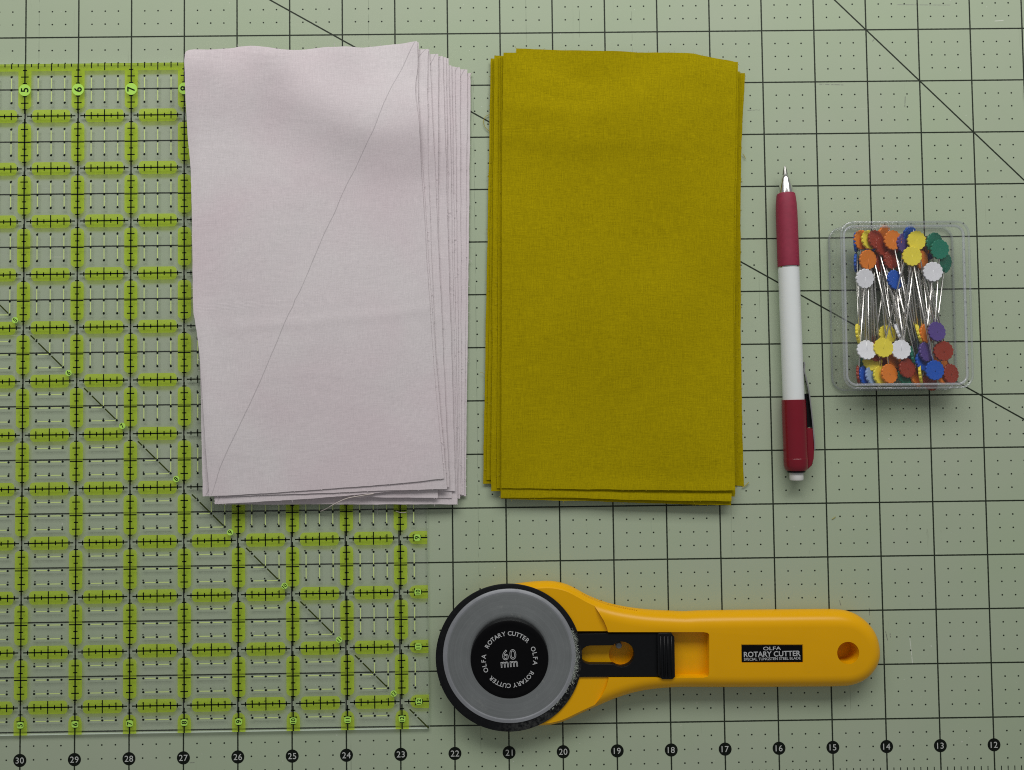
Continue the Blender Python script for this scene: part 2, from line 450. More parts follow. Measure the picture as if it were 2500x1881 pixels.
# ------------------------------------------------------------------ cutting mat
mat = link('cutting_mat', plate('cutting_mat', [roundrect(2.5, 4.5, 37.2, 25.2, 0.25)], -0.085, 0.0, 0.02, 2), M['mat'])
tag(mat, 'pale green cutting mat with black inch grid and dots under everything', 'cutting mat')
bd = disc('number_badge', 0.1195); bd.materials.append(M['badge_black'])
for n in range(9, 34):
    o = link('number_badge', bd, None, mat); o.location = Vector((20.5 - n, -7.005, 0.003)) * I
    t = link('numeral', text_mesh('numeral', str(n), 0.158, offset=0.0006, space=1.08), M['badge_white'], o); t.location = (0, 0, 0.002 * I)

# ------------------------------------------------------------------ ruler
RZ = 0.06
ruler = empty('quilting_ruler', (-14.4749, 5.9627, 0), 0.00103)
tag(ruler, 'clear square acrylic quilting ruler with lime green bands lying on the mat', 'ruler')
def rbox(name, x0, y0, x1, y1, z0, z1):
    V = [(x0, y0, z0), (x1, y0, z0), (x1, y1, z0), (x0, y1, z0), (x0, y0, z1), (x1, y0, z1), (x1, y1, z1), (x0, y1, z1)]
    return mesh(name, V, [(3, 2, 1, 0), (4, 5, 6, 7), (0, 1, 5, 4), (1, 2, 6, 5), (2, 3, 7, 6), (3, 0, 4, 7)])
RW = 12.5
sl = rbox('slab', 0, -RW, RW, 0, 0.004, RZ)
sl.materials.append(M['acrylic']); sl.materials.append(M['acrylic_edge'])
for i, p in enumerate(sl.polygons): p.material_index = 0 if i < 2 else 1
link('slab', sl, None, ruler)
class Flat:
    """collects flat pieces of print, z in inches"""
    def __init__(s): s.V, s.F = [], []
    def quad(s, x0, y0, x1, y1, z):
        b = len(s.V); s.V += [(x0, y0, z), (x1, y0, z), (x1, y1, z), (x0, y1, z)]; s.F.append((b, b + 1, b + 2, b + 3))
    def seg(s, x0, y0, x1, y1, w, z):
        d = Vector((x1 - x0, y1 - y0)); d.normalize(); nx, ny = -d.y * w / 2, d.x * w / 2
        b = len(s.V); s.V += [(x0 - nx, y0 - ny, z), (x1 - nx, y1 - ny, z), (x1 + nx, y1 + ny, z), (x0 + nx, y0 + ny, z)]; s.F.append((b, b + 1, b + 2, b + 3))
    def dot(s, x, y, r, z, n=10):
        b = len(s.V); s.V += [(x + r * math.cos(2 * math.pi * i / n), y + r * math.sin(2 * math.pi * i / n), z) for i in range(n)]; s.F.append(tuple(range(b, b + n)))
    def build(s, name, mat, parent):
        o = link(name, mesh(name, s.V, s.F), mat, parent); o['kind'] = 'stuff'; return o
zi, zb = RZ + 0.0040, RZ + 0.0020
ink, dia, pal = Flat(), Flat(), Flat()
LW = 0.024
def tick_len(e): return 0.118 if e % 4 == 0 else 0.070 if e % 2 == 0 else 0.040
xs0 = 0
# y is measured downward on the ruler; local y = -value
for k in range(1, 13):
    for j in range(0, 13):          # vertical rules at x = k, stretch j..j+1
        a, b = j + (0.0 if j == 0 else 0.045), min(j + 0.955, 12.5)
        ink.seg(k, -a, k, -b, LW, zi)
        for e in range(1, 8):
            yy = j + e / 8
            if yy < 12.47 and not (j == 0 and e == 4) and not (j == 12 and e == 3 and False):
                tl = tick_len(e); ink.seg(k - tl, -yy, k + tl, -yy, 0.0205, zi)
    for j in range(0, 13):          # horizontal rules at y = k
        a, b = j + (0.0 if j == 0 else 0.045), min(j + 0.955, 12.5)
        ink.seg(a, -k, b, -k, LW, zi)
        for e in range(1, 8):
            xx = j + e / 8
            if xx < 12.47 and not (j == 0 and e == 4):
                tl = tick_len(e); ink.seg(xx, -k - tl, xx, -k + tl, 0.0205, zi)
for e in range(1, 100):             # ticks along the top and left edges
    if e % 8 == 0: continue
    tl = 0.135 if e % 4 == 0 else 0.095 if e % 2 == 0 else 0.06
    ink.seg(e / 8, -0.0, e / 8, -tl, 0.0205, zi); ink.seg(0, -e / 8, tl, -e / 8, 0.0205, zi)
for i in range(13):                  # dots and pale guide lines in every square
    for j in range(13):
        q = (0.25, 0.5, 0.75)
        for a in q:
            for c in q:
                if i + a < 12.3 and j + c < 12.3: ink.dot(i + a, -(j + c), 0.0215, zi)
        g = 0.03; pw = 0.017
        if i > j:
            for a in q:
                if i + a < 12.3:
                    for c in (0.25, 0.5):
                        if j + c + 0.25 <= 12.3: pal.seg(i + a, -(j + c + g), i + a, -(j + c + 0.25 - g), pw, zi - 0.0008)
        elif i < j:
            for c in q:
                if j + c < 12.3:
                    for a in (0.25, 0.5):
                        if i + a + 0.25 <= 12.3: pal.seg(i + a + g, -(j + c), i + a + 0.25 - g, -(j + c), pw, zi - 0.0008)
        else:
            dia.seg(i + 0.14, -(j + 0.14), i + 0.22, -(j + 0.22), 0.026, zi)
            if i < 12:
                for a, b in ((0.285, 0.475), (0.53, 0.725)): dia.seg(i + a, -(j + a), i + b, -(j + b), 0.026, zi)
                pal.seg(i + 0.5, -(j + 0.28), i + 0.5, -(j + 0.47), pw, zi - 0.0008); pal.seg(i + 0.75, -(j + 0.28), i + 0.75, -(j + 0.47), pw, zi - 0.0008); pal.seg(i + 0.75, -(j + 0.53), i + 0.75, -(j + 0.72), pw, zi - 0.0008)
                pal.seg(i + 0.28, -(j + 0.5), i + 0.47, -(j + 0.5), pw, zi - 0.0008); pal.seg(i + 0.28, -(j + 0.75), i + 0.47, -(j + 0.75), pw, zi - 0.0008); pal.seg(i + 0.53, -(j + 0.75), i + 0.72, -(j + 0.75), pw, zi - 0.0008)
            else: dia.seg(12.285, -12.285, 12.49, -12.49, 0.026, zi)
ink.build('scale_print', M['ink'], ruler); dia.build('diagonal_print', M['diag_ink'], ruler); pal.build('guide_line_print', M['pale'], ruler)
def flatpoly(name, pts): return mesh(name, [(x, y, 0) for x, y in pts], [tuple(range(len(pts)))])
vband = flatpoly('lime_band', roundrect(0, 0, 0.245, 0.725, 0.075)); vband.materials.append(M['lime'])
hband = flatpoly('lime_band', roundrect(0, 0, 0.715, 0.245, 0.075)); hband.materials.append(M['lime'])
def band(me, x, y):
    o = link('lime_band', me, None, ruler); o.location = (x * I, -y * I, zb * I)
def hidden(x, y): return 8.35 < x < 12.2 and 0.2 < y < 8.1
rest = Flat()
for k in range(1, 13):
    for j in range(0, 12):
        if k >= 4 and j > 0 and not hidden(k, j + 0.5): band(vband, k, j + 0.5)
        if j >= 3 and not hidden(j + 0.5, k): band(hband, j + 0.5, k)
endv = flatpoly('lime_band', [(0.122, 0.06), (0.122, -0.17), (-0.122, -0.17), (-0.122, 0.06), (-0.10, 0.13), (-0.05, 0.17), (0.05, 0.17), (0.10, 0.13)]); endv.materials.append(M['lime'])
topv = flatpoly('lime_band', [(0.122, 0.50), (-0.122, 0.50), (-0.122, -0.29), (-0.10, -0.34), (-0.05, -0.36), (0.05, -0.36), (0.10, -0.34), (0.122, -0.29)]); topv.materials.append(M['lime'])
endh = flatpoly('lime_band', [(-y, x) for x, y in [(0.122, 0.06), (0.122, -0.17), (-0.122, -0.17), (-0.122, 0.06), (-0.10, 0.13), (-0.05, 0.17), (0.05, 0.17), (0.10, 0.13)]]); endh.materials.append(M['lime'])
for k in range(4, 13):
    band(endv, k, 12.328); band(topv, k, 0.5 + 0.002)
for k in range(1, 13):
    if k == 1 or k >= 8: band(endh, 12.328, k)
edgeband = flatpoly('lime_band', [(-0.378, 0.07), (0.378, 0.07), (0.378, -0.07), (-0.378, -0.07)]); edgeband.materials.append(M['lime'])
for k in range(3, 12):
    band(edgeband, k + 0.5, 0.0702)
topbadge = disc('number_badge', 0.112); topbadge.materials.append(M['lime_badge'])
dbadge = disc('number_badge', 0.058, 28); dbadge.materials.append(M['lime_badge'])
ebadge = flatpoly('number_badge', roundrect(0, 0, 0.118, 0.122, 0.04)); ebadge.materials.append(M['lime_badge'])
def badge(me, x, y, s, size, rot, bold=0.0006):
    o = link('number_badge', me, None, ruler); o.location = (x * I, -y * I, (zi + 0.0015) * I); o.rotation_euler = (0, 0, rot)
    t = link('numeral', text_mesh('numeral', s, size, offset=bold), M['ink'], o); t.location = (0, 0, 0.0015 * I)
for k in range(4, 9): badge(topbadge, k, 0.5, str(k), 0.20, math.pi / 2, 0.004)
for k in range(4, 13):
    badge(ebadge, k, 12.312, str(k), 0.128 if k < 10 else 0.105, math.pi / 2, 0.0022)
    badge(dbadge, k - 0.15, k - 0.15, str(k), 0.115 if k < 10 else 0.096, math.pi / 4, 0.0018)
for k in (9, 10, 11, 12): badge(ebadge, 12.312, k, str(k), 0.128 if k < 10 else 0.105, math.pi / 2, 0.0022)

# ------------------------------------------------------------------ fabric stacks
def polyline(pts, t):
    """point at fraction t of a polyline (by length), smoothed by Catmull-Rom"""
    n = len(pts)
    if n == 2: return pts[0].lerp(pts[1], t)
    ds = [0.0]
    for i in range(1, n): ds.append(ds[-1] + (pts[i] - pts[i - 1]).length)
    x = t * ds[-1]
    for i in range(1, n):
        if x <= ds[i] + 1e-9:
            f = (x - ds[i - 1]) / max(ds[i] - ds[i - 1], 1e-9)
            p0, p1, p2, p3 = pts[max(i - 2, 0)], pts[i - 1], pts[i], pts[min(i + 1, n - 1)]
            return 0.5 * ((2 * p1) + (p2 - p0) * f + (2 * p0 - 5 * p1 + 4 * p2 - p3) * f * f + (3 * p1 - p0 - 3 * p2 + p3) * f * f * f)
    return pts[-1]

def sheet(name, top, right, bottom, left, zf, mat, z_px, rough=0.004, seed=0, nu=54, nv=96, thick=0.009, fray=90):
    """cloth rectangle: four edges as photo pixels (top/bottom left to right, left/right top to bottom)"""
    rnd = random.Random(seed)
    E = [[px(x, y, z_px) for x, y in e] for e in (top, right, bottom, left)]
    T = [polyline(E[0], i / nu) for i in range(nu + 1)]; B = [polyline(E[2], i / nu) for i in range(nu + 1)]
    Lf = [polyline(E[3], j / nv) for j in range(nv + 1)]; Rt = [polyline(E[1], j / nv) for j in range(nv + 1)]
    def jit(P, ax):
        w = 0.0
        for i in range(1, len(P) - 1):
            w = 0.75 * w + rnd.uniform(-rough, rough); P[i] = P[i] + Vector((w, 0, 0) if ax else (0, w, 0))
    jit(T, 0); jit(B, 0); jit(Lf, 1); jit(Rt, 1)
    tl, tr, bl, br = T[0], T[-1], B[0], B[-1]
    V, UV = [], []
    for j in range(nv + 1):
        v = j / nv
        for i in range(nu + 1):
            u = i / nu
            p = T[i] * (1 - v) + B[i] * v + Lf[j] * (1 - u) + Rt[j] * u - (tl * (1 - u) * (1 - v) + tr * u * (1 - v) + bl * (1 - u) * v + br * u * v)
            z = zf(p.x, p.y, u, v); q = (CAM_C.z - z) / (CAM_C.z - z_px)      # keep the measured outline at the cloth's real height
            V.append((CAM_C.x + (p.x - CAM_C.x) * q, CAM_C.y + (p.y - CAM_C.y) * q, z)); UV.append((u * 4.5, (1 - v) * 8.5))
    n = len(V); W = nu + 1
    V += [(x, y, z - thick) for x, y, z in V]; UV += UV
    F = []
    for j in range(nv):
        for i in range(nu):
            a, b, c, d = j * W + i, j * W + i + 1, (j + 1) * W + i + 1, (j + 1) * W + i
            F.append((d, c, b, a)); F.append((n + a, n + b, n + c, n + d))
    rim = [i for i in range(W)] + [j * W + nu for j in range(1, nv + 1)] + [nv * W + i for i in range(nu - 1, -1, -1)] + [j * W for j in range(nv - 1, 0, -1)]
    for k in range(len(rim)):
        a, b = rim[k], rim[(k + 1) % len(rim)]; F.append((a, b, n + b, n + a))
    me = mesh(name, V, F, True)
    ul = me.uv_layers.new(name='UVMap')
    for lp in me.loops: ul.data[lp.index].uv = UV[lp.vertex_index]
    me.materials.append(mat[0]); me.materials.append(mat[1])
    for p in me.polygons[len(me.polygons) - len(rim):]: p.material_index = 1
    bm = bmesh.new(); bm.from_mesh(me)
    for e in bm.edges:
        if len(e.link_faces) == 2 and e.calc_face_angle(0) > 0.9: e.smooth = False
    bm.to_mesh(me); bm.free()
    o = link(name, me)
    FV, FF = [], []
    cx, cy = sum(V[i][0] for i in rim) / len(rim), sum(V[i][1] for i in rim) / len(rim)
    for k in range(fray):
        i = rnd.randrange(len(rim)); a, b = Vector(V[rim[i]]), Vector(V[rim[(i + 1) % len(rim)]])
        p = a.lerp(b, rnd.random()) - Vector((0, 0, thick * 0.5))
        t = (b - a).normalized(); nrm = Vector((t.y, -t.x, 0))
        if nrm.dot(Vector((p.x - cx, p.y - cy, 0))) < 0: nrm = -nrm
        L = abs(rnd.gauss(0, 0.018)) + 0.006
        if rnd.random() < 0.04: L *= 2.5
        d = (nrm + t * rnd.gauss(0, 0.7)).normalized(); e = p + d * L + Vector((0, 0, rnd.uniform(-0.004, 0.006)))
        m = (p + e) / 2 + t * rnd.gauss(0, 0.15) * L; p = p - d * 0.01
        w = d.cross(Vector((0, 0, 1))).normalized() * 0.0026; bb = len(FV)
        for c in (p, m, e): FV += [c - w, c + w, c + Vector((0, 0, 0.004))]
        for q in (0, 3):
            for r in range(3): FF.append((bb + q + r, bb + q + (r + 1) % 3, bb + q + 3 + (r + 1) % 3, bb + q + 3 + r))
    fo_ = link('frayed_edge', mesh('frayed_edge', FV, FF), mat[1], o); fo_['kind'] = 'stuff'
    return o

def sstep(a, b, x):
    t = max(0.0, min(1.0, (x - a) / (b - a))); return t * t * (3 - 2 * t)

def lump(x, y, s):
    return (math.sin(1.7 * x + 0.9 * y + s) + math.sin(-1.1 * x + 1.9 * y + 2.1 * s) + 0.6 * math.sin(3.3 * x - 2.3 * y + 3.7 * s)) / 2.6

ORD = ['topmost', 'second', 'third', 'fourth', 'fifth', 'sixth', 'seventh', 'eighth', 'ninth', 'tenth', 'eleventh', 'twelfth', 'thirteenth']

# pink: first entry is the topmost cloth; (top, right, bottom, left) edges
pk = []
pk.append(([(455, 125), (470, 121.5), (505, 122), (560, 119), (590, 114), (618, 112.5), (650, 115), (690, 121), (725, 122.5), (760, 119), (800, 115), (845, 113.5), (880, 116), (915, 117), (950, 112.5), (985, 106), (1018, 101)],
           [(1018, 101), (1019, 160), (1014, 222), (1022, 300), (1028, 400), (1034, 500), (1046, 700), (1062, 930), (1084, 1168.6)],
           [(511, 1212.5), (680, 1203), (830, 1191), (960, 1181), (1084, 1168.6)],
           [(455, 125), (450, 146), (453, 240), (458, 330), (465, 420), (469, 560), (471, 745), (476, 780), (486, 850), (493, 940), (499, 1040), (505, 1130), (511, 1212.5)]))
def quad(tl, tr, br, bl): return ([tl, tr], [tr, br], [bl, br], [tl, bl])
pk.append(([(458, 140), (700, 132), (1022, 104)], [(1022, 104), (1021, 230), (1037.5, 500), (1062, 850), (1092, 1194)], [(519, 1213), (680, 1208), (850, 1202), (1092, 1194)], [(458, 140), (480, 600), (519, 1213)]))
pk.append(([(470, 146), (1046, 120)], [(1046, 120), (1043, 240), (1049, 500), (1066, 900), (1091, 1196)], [(524, 1231.4), (680, 1223), (880, 1208), (1010, 1197), (1091, 1196)], [(470, 146), (490, 700), (524, 1231.4)]))
pk.append(quad((474, 140), (1048, 121.5), (1097, 1189), (495, 1212.5)))
pk.append(quad((500, 150), (1070, 132), (1068.8, 1216.2), (500, 1211)))
pk.append(quad((508, 160), (1081, 137.5), (1111.7, 1199), (540, 1200)))
pk.append(quad((514, 160), (1089, 140), (1103, 1216.5), (545, 1216)))
pk.append(quad((520, 150), (1095, 142.6), (1116.7, 1232), (524, 1231.8)))
pk.append(quad((530, 170), (1102, 160), (1119, 1216), (545, 1212)))
pk.append(quad((536, 175), (1110, 163), (1123.3, 1218), (560, 1216)))
pk.append(quad((548, 178), (1123, 165), (1127, 1208), (560, 1208)))
pk.append(quad((566, 180), (1141, 170.5), (1133, 1209), (565, 1209)))
pk.append(quad((574, 190), (1149, 179), (1137.5, 1212), (570, 1212)))
NP = len(pk); PITCH = 0.0200
def pink_z(k):
    lay = NP - 1 - k
    def f(x, y, u, v):
        h0 = 0.086 - 0.035 * sstep(-2.05, -1.2, x)
        fk = (lay / (NP - 1)) ** 1.2
        q = 1 - v
        rc = 0.935 - 0.125 * sstep(0.35, 0.9, u) + 0.010 * math.sin(9 * u)
        ridge = 0.19 * math.exp(-((q - rc) / (0.10 if q < rc else 0.075 + 0.07 * u)) ** 2) * (0.6 + 0.4 * sstep(0.1, 0.8, u))
        wave = 0.035 * sstep(0.9, 1.0, q) * (1 + math.sin(19 * u + 0.6))
        side = 0.020 * math.exp(-((u - 0.02) / 0.05) ** 2) * (1 + math.sin(11 * v))
        crs = 0.010 * math.exp(-((q - 0.365 - 0.02 * u) / 0.010) ** 2) * sstep(0.05, 0.2, u)
        loose = 0.030 * (1 + lump(x, y, 1.3)) * 0.55
        edge = 0.010 * (1 + math.sin(7.0 * v + k * 1.9)) * sstep(0.86, 1.0, u)
        return h0 + lay * PITCH + fk * (ridge + wave + side + loose + crs) + edge * 0.25
    return f
for k, e in enumerate(pk):
    o = sheet('fabric_rectangle', *e, pink_z(k), (M['pink'], M['pink_raw']), 0.075 + (NP - 1 - k) * PITCH + 0.03 * (1 - k / NP), seed=20 + k, rough=0.0035)
    lab = ('pale pink fabric rectangle with long pencilled diagonal, topmost of its stack' if k == 0 else
           'bottom pale pink fabric rectangle of the stack, lying on ruler and mat' if k == NP - 1 else
           'pale pink fabric rectangle, %s from the top of its stack' % ORD[k])
    tag(o, lab, 'fabric', 'pale pink fabric rectangles in a stack')

ms = []
ms.append(([(1229.2, 129), (1316, 129), (1378, 131), (1425, 136), (1456, 135), (1490, 130), (1520, 128), (1606, 129), (1647, 129), (1684, 130), (1715, 136), (1752, 143), (1776, 147), (1796, 152)],
           [(1796, 152), (1797, 200), (1796, 260), (1795, 360), (1794, 420), (1791, 600), (1791, 900), (1793, 1100), (1794.5, 1197.5)],
           [(1224, 1192.6), (1330, 1194), (1470, 1195.5), (1610, 1197), (1720, 1198), (1794.5, 1197.5)],
           [(1229.2, 129), (1228, 240), (1226, 340), (1225, 700), (1224, 1192.6)]))
ms.append(([(1260.4, 118.7), (1376, 123), (1470, 124.5), (1530, 127), (1700, 140), (1802, 152)], [(1802, 152), (1799, 400), (1793, 800), (1786, 1224)], [(1222.4, 1216), (1380, 1216), (1480, 1219), (1620, 1222), (1786, 1224)], [(1260.4, 118.7), (1240, 600), (1222.4, 1216)]))
ms.append(([(1223, 137), (1800, 157)], [(1800, 157), (1784.8, 1234)], [(1224, 1218), (1480, 1226), (1784.8, 1234)], [(1223, 137), (1222, 1218)]))
ms.append(quad((1219, 140), (1796, 156), (1794, 1213), (1213, 1192.6)))
ms.append(quad((1206.8, 136), (1790, 160), (1795, 1208), (1199, 1199.8)))
ms.append(quad((1210, 158), (1788, 165), (1790, 1195), (1202, 1190)))
ms.append(quad((1204, 148), (1786, 168), (1780, 1180), (1187.4, 1172.4)))
ms.append(quad((1198, 143), (1780, 168), (1770, 1190), (1179.3, 1181.7)))
ms.append(quad((1203, 150), (1806, 175), (1799, 1185), (1185, 1178)))
ms.append(([(1240, 172), (1818.8, 179)], [(1818.8, 179), (1813, 300), (1809, 420), (1809, 800), (1813, 1080), (1816.6, 1187.3)], [(1240, 1180), (1816.6, 1187.3)], [(1240, 172), (1240, 1180)]))
NM = len(ms); MP = 0.020
def must_z(k):
    lay = NM - 1 - k
    def f(x, y, u, v):
        fk = (lay / (NM - 1)) ** 1.2; q = 1 - v
        rc = 0.90 - 0.05 * math.sin(4.2 * u + 0.4)
        ridge = 0.11 * math.exp(-((q - rc) / (0.11 if q < rc else 0.07)) ** 2) * (0.7 + 0.3 * math.sin(5 * u))
        wave = 0.03 * sstep(0.9, 1.0, q) * (1 + math.sin(15 * u + 2.0))
        loose = 0.032 * (1 + lump(x, y, 4.1)) * 0.55
        wr = 0.008 * math.sin(9 * u + 26 * q + 3 * math.sin(5 * u)) * sstep(0.5, 0.75, q) + 0.006 * math.exp(-((q - 0.455 + 0.02 * u) / 0.012) ** 2)
        curl = 0.05 * sstep(0.95, 1.0, v) * sstep(0.0, 0.6, u) if k in (0, 1) else 0.0
        return 0.014 + lay * MP + fk * (ridge + wave + loose) + (0.3 * fk) * wr + curl * 0.6
    return f
for k, e in enumerate(ms):
    o = sheet('fabric_rectangle', *e, must_z(k), (M['mustard'], M['mustard_raw']), 0.01 + (NM - 1 - k) * MP + 0.03 * (1 - k / NM), seed=60 + k, rough=0.0035)
    lab = ('mustard green fabric rectangle with gently rippled surface, topmost of its stack' if k == 0 else
           'bottom mustard green fabric rectangle of the stack, lying on the mat' if k == NM - 1 else
           'mustard green fabric rectangle, %s from the top of its stack' % ORD[k])
    tag(o, lab, 'fabric', 'mustard green fabric rectangles in a stack')

# ------------------------------------------------------------------ stray threads
def thread(pts, z, r, mat, label):
    zs = z if isinstance(z, (list, tuple)) else [z] * len(pts)
    P = [px(x, y, q) for (x, y), q in zip(pts, zs)]
    Q = [polyline(P, i / 40) for i in range(41)]
    o = link('thread', tube('thread', Q, r, 6), mat)
    tag(o, label, 'thread', 'stray threads'); return o
thread([(912, 1206), (880, 1211), (845, 1218), (815, 1232), (798, 1242), (782, 1249)], [0.31, 0.30, 0.29, 0.24, 0.13, 0.075], 0.0085, M['thread_pink'], 'long pale thread curling out below the pink stack over the ruler')
thread([(966, 1248), (974, 1251), (985, 1252.5), (992, 1251)], 0.075, 0.007, M['thread_pink'], 'short white thread lying on the ruler below the pink stack')
thread([(1201, 284), (1193, 281), (1185, 286), (1180.5, 296), (1183, 308), (1190, 317), (1200, 325)], 0.03, 0.0055, M['thread_mustard'], 'thin looped thread at left edge of the mustard stack')
thread([(1812, 1190), (1820, 1186), (1828, 1178)], 0.03, 0.0075, M['thread_mustard'], 'short frayed thread at lower right corner of the mustard stack')
thread([(1813, 376), (1817, 381), (1820, 388)], 0.03, 0.006, M['thread_mustard'], 'tiny frayed thread at upper right edge of the mustard stack')
thread([(2040, 1262), (2035, 1266), (2031, 1268)], 0.012, 0.005, M['thread_mustard'], 'tiny yellowish lint thread lying on the bare mat below the pencil')
thread([(1144, 192), (1148, 184), (1152, 178)], 0.05, 0.005, M['thread_pink'], 'tiny frayed thread at upper right corner of the pink stack')

# ------------------------------------------------------------------ rotary cutter
def A(x, y, z): p = px(1050 + x / 3.403, 1380 + y / 3.403, z); return (p.x, p.y)
def Bp(x, y, z): p = px(1650 + x / 4.022, 1450 + y / 4.022, z); return (p.x, p.y)
hub2 = A(660, 787, 0.60)
cutter = empty('rotary_cutter', (hub2[0], hub2[1], 0))
tag(cutter, 'yellow handled rotary cutter with round steel blade and black hub', 'rotary cutter')
HUB = Vector((hub2[0], hub2[1], 0))
def rel(pts): return [(p[0] - HUB.x, p[1] - HUB.y) for p in pts]
ZS = 0.16
topo = [A(x, y, ZS) for x, y in ((780, 146), (880, 136), (1000, 132), (1080, 145), (1150, 165), (1250, 218), (1340, 268), (1450, 308), (1600, 343), (1800, 370), (2000, 381), (2120, 386))] \
     + [Bp(x, y, ZS) for x, y in ((200, 168), (600, 161), (1000, 157), (1400, 153), (1560, 154), (1680, 166), (1770, 200), (1860, 262), (1930, 340), (1975, 430), (1998, 550), (1990, 640), (1960, 715), (1895, 800), (1800, 865), (1700, 896), (1580, 905), (1200, 909), (800, 912), (400, 913), (100, 911))] \
     + [A(x, y, ZS) for x, y in ((2000, 1013), (1850, 1026), (1700, 1052), (1550, 1098), (1400, 1160), (1250, 1228), (1130, 1286), (1040, 1315), (950, 1328), (860, 1326), (790, 1318))]
c0 = A(655, 760, ZS)
r0 = 1.20
arc = []
for i in range(1, 30):
    a = math.radians(-80 - i * 192 / 30.0); e_ = min(i, 30 - i) / 7.0
    rr = 1.10 + 0.24 * max(0.0, 1 - e_) ** 1.5
    arc.append((c0[0] + rr * math.cos(a), c0[1] + rr * math.sin(a)))
outl = [Vector((p[0], p[1], 0)) for p in topo + arc]
outl.append(outl[0])
N_O = 320
dense = [polyline(outl, i / N_O) for i in range(N_O)]
for _ in range(3):
    dense = [(dense[i - 1] + dense[i] * 2 + dense[(i + 1) % N_O]) / 4 for i in range(N_O)]
def inset(P, d):
    out = []
    for i in range(len(P)):
        t = (P[(i + 1) % len(P)] - P[i - 1]).normalized()
        out.append(P[i] + Vector((t.y, -t.x, 0)) * d)
    return out
rings = [(0.16, 0.0), (0.08, 0.015), (0.03, 0.05), (0.005, 0.10), (0.0, 0.16), (0.012, 0.22), (0.035, 0.275), (0.07, 0.325), (0.115, 0.365), (0.165, 0.392), (0.22, 0.408), (0.27, 0.412)]
V, F = [], []
for d, z in rings:
    for p in inset(dense, d): V.append((p.x - HUB.x, p.y - HUB.y, z))
for r in range(len(rings) - 1):
    for i in range(N_O):
        j = (i + 1) % N_O
        F.append((r * N_O + j, r * N_O + i, (r + 1) * N_O + i, (r + 1) * N_O + j))
F.append(tuple(range(N_O))); F.append(tuple((len(rings) - 1) * N_O + i for i in range(N_O - 1, -1, -1)))
hb = mesh('handle', V, F, False)
bm = bmesh.new(); bm.from_mesh(hb); bmesh.ops.recalc_face_normals(bm, faces=bm.faces); bm.to_mesh(hb); bm.free()
handle = link('handle', hb, M['yellow'], cutter)
cutters = []
def cutmesh(me):
    bm = bmesh.new(); bm.from_mesh(me); bmesh.ops.recalc_face_normals(bm, faces=bm.faces); bm.to_mesh(me); bm.free()
    o = bpy.data.objects.new('cut', me); COL.objects.link(o); o.location = cutter.location; cutters.append(o); return o
def prism(pts, z0, z1):
    n = len(pts)
    return mesh('cut', [(x, y, z0) for x, y in pts] + [(x, y, z1) for x, y in pts],
                [tuple(range(n - 1, -1, -1)), tuple(range(n, 2 * n))] + [(i, (i + 1) % n, n + (i + 1) % n, n + i) for i in range(n)])
HZ = 0.345
headcut = rel([A(x, y, HZ) for x, y in ((1300, 60), (1325, 250), (1352, 320), (1400, 390), (1440, 455), (1466, 515), (1482, 580), (1492, 750), (1480, 930), (1462, 1000), (1420, 1085), (1375, 1150), (1340, 1200), (1320, 1420), (-40, 1420), (-40, 60))])
cutmesh(prism(headcut, HZ, 0.8))
chan = rel([A(x, y, 0.40) for x, y in ((1000, 556), (2270, 556), (2306, 562), (2318, 578), (2318, 900), (2306, 925), (2270, 935), (1000, 938))])
cutmesh(prism(chan, 0.20, 0.8))
hc = Bp(1692, 582, 0.41)
cutmesh(prism([(hc[0] - HUB.x + 0.200 * math.cos(2 * math.pi * i / 40), hc[1] - HUB.y + 0.200 * math.sin(2 * math.pi * i / 40)) for i in range(40)], 0.03, 0.8))
pc = A(1588, 742, 0.22)
cutmesh(prism([(pc[0] - HUB.x + 0.225 * math.cos(2 * math.pi * i / 40), pc[1] - HUB.y + 0.225 * math.sin(2 * math.pi * i / 40)) for i in range(40)], 0.10, 0.8))
lb = [Bp(x, y, 0.41) for x, y in ((640, 498), (1250, 498), (1250, 678), (640, 678))]
cutmesh(prism(rel(lb), 0.402, 0.8))
for me_ in [handle.data] + [c.data for c in cutters]:
    me_.transform(Matrix.Scale(1 / I, 4))
handle.parent = None
for c in cutters: c.location = (0, 0, 0)
bpy.context.view_layer.update()
for c in cutters:
    md = handle.modifiers.new('b', 'BOOLEAN'); md.operation = 'DIFFERENCE'; md.solver = 'EXACT'; md.object = c
dg = bpy.context.evaluated_depsgraph_get(); dg.update()
nm = bpy.data.meshes.new_from_object(handle.evaluated_get(dg), depsgraph=dg)
handle.modifiers.clear(); handle.data = nm; nm.transform(Matrix.Scale(I, 4)); handle.parent = cutter; nm.name = 'handle'; nm.materials.clear(); nm.materials.append(M['yellow'])
for p in nm.polygons: p.material_index = 0
for c in cutters: bpy.data.objects.remove(c)
bm = bmesh.new(); bm.from_mesh(nm)
bmesh.ops.remove_doubles(bm, verts=bm.verts, dist=2e-6)
for f in bm.faces: f.smooth = True
for e in bm.edges:
    if len(e.link_faces) == 2 and e.calc_face_angle(0) > 0.55: e.smooth = False
bm.to_mesh(nm); bm.free()

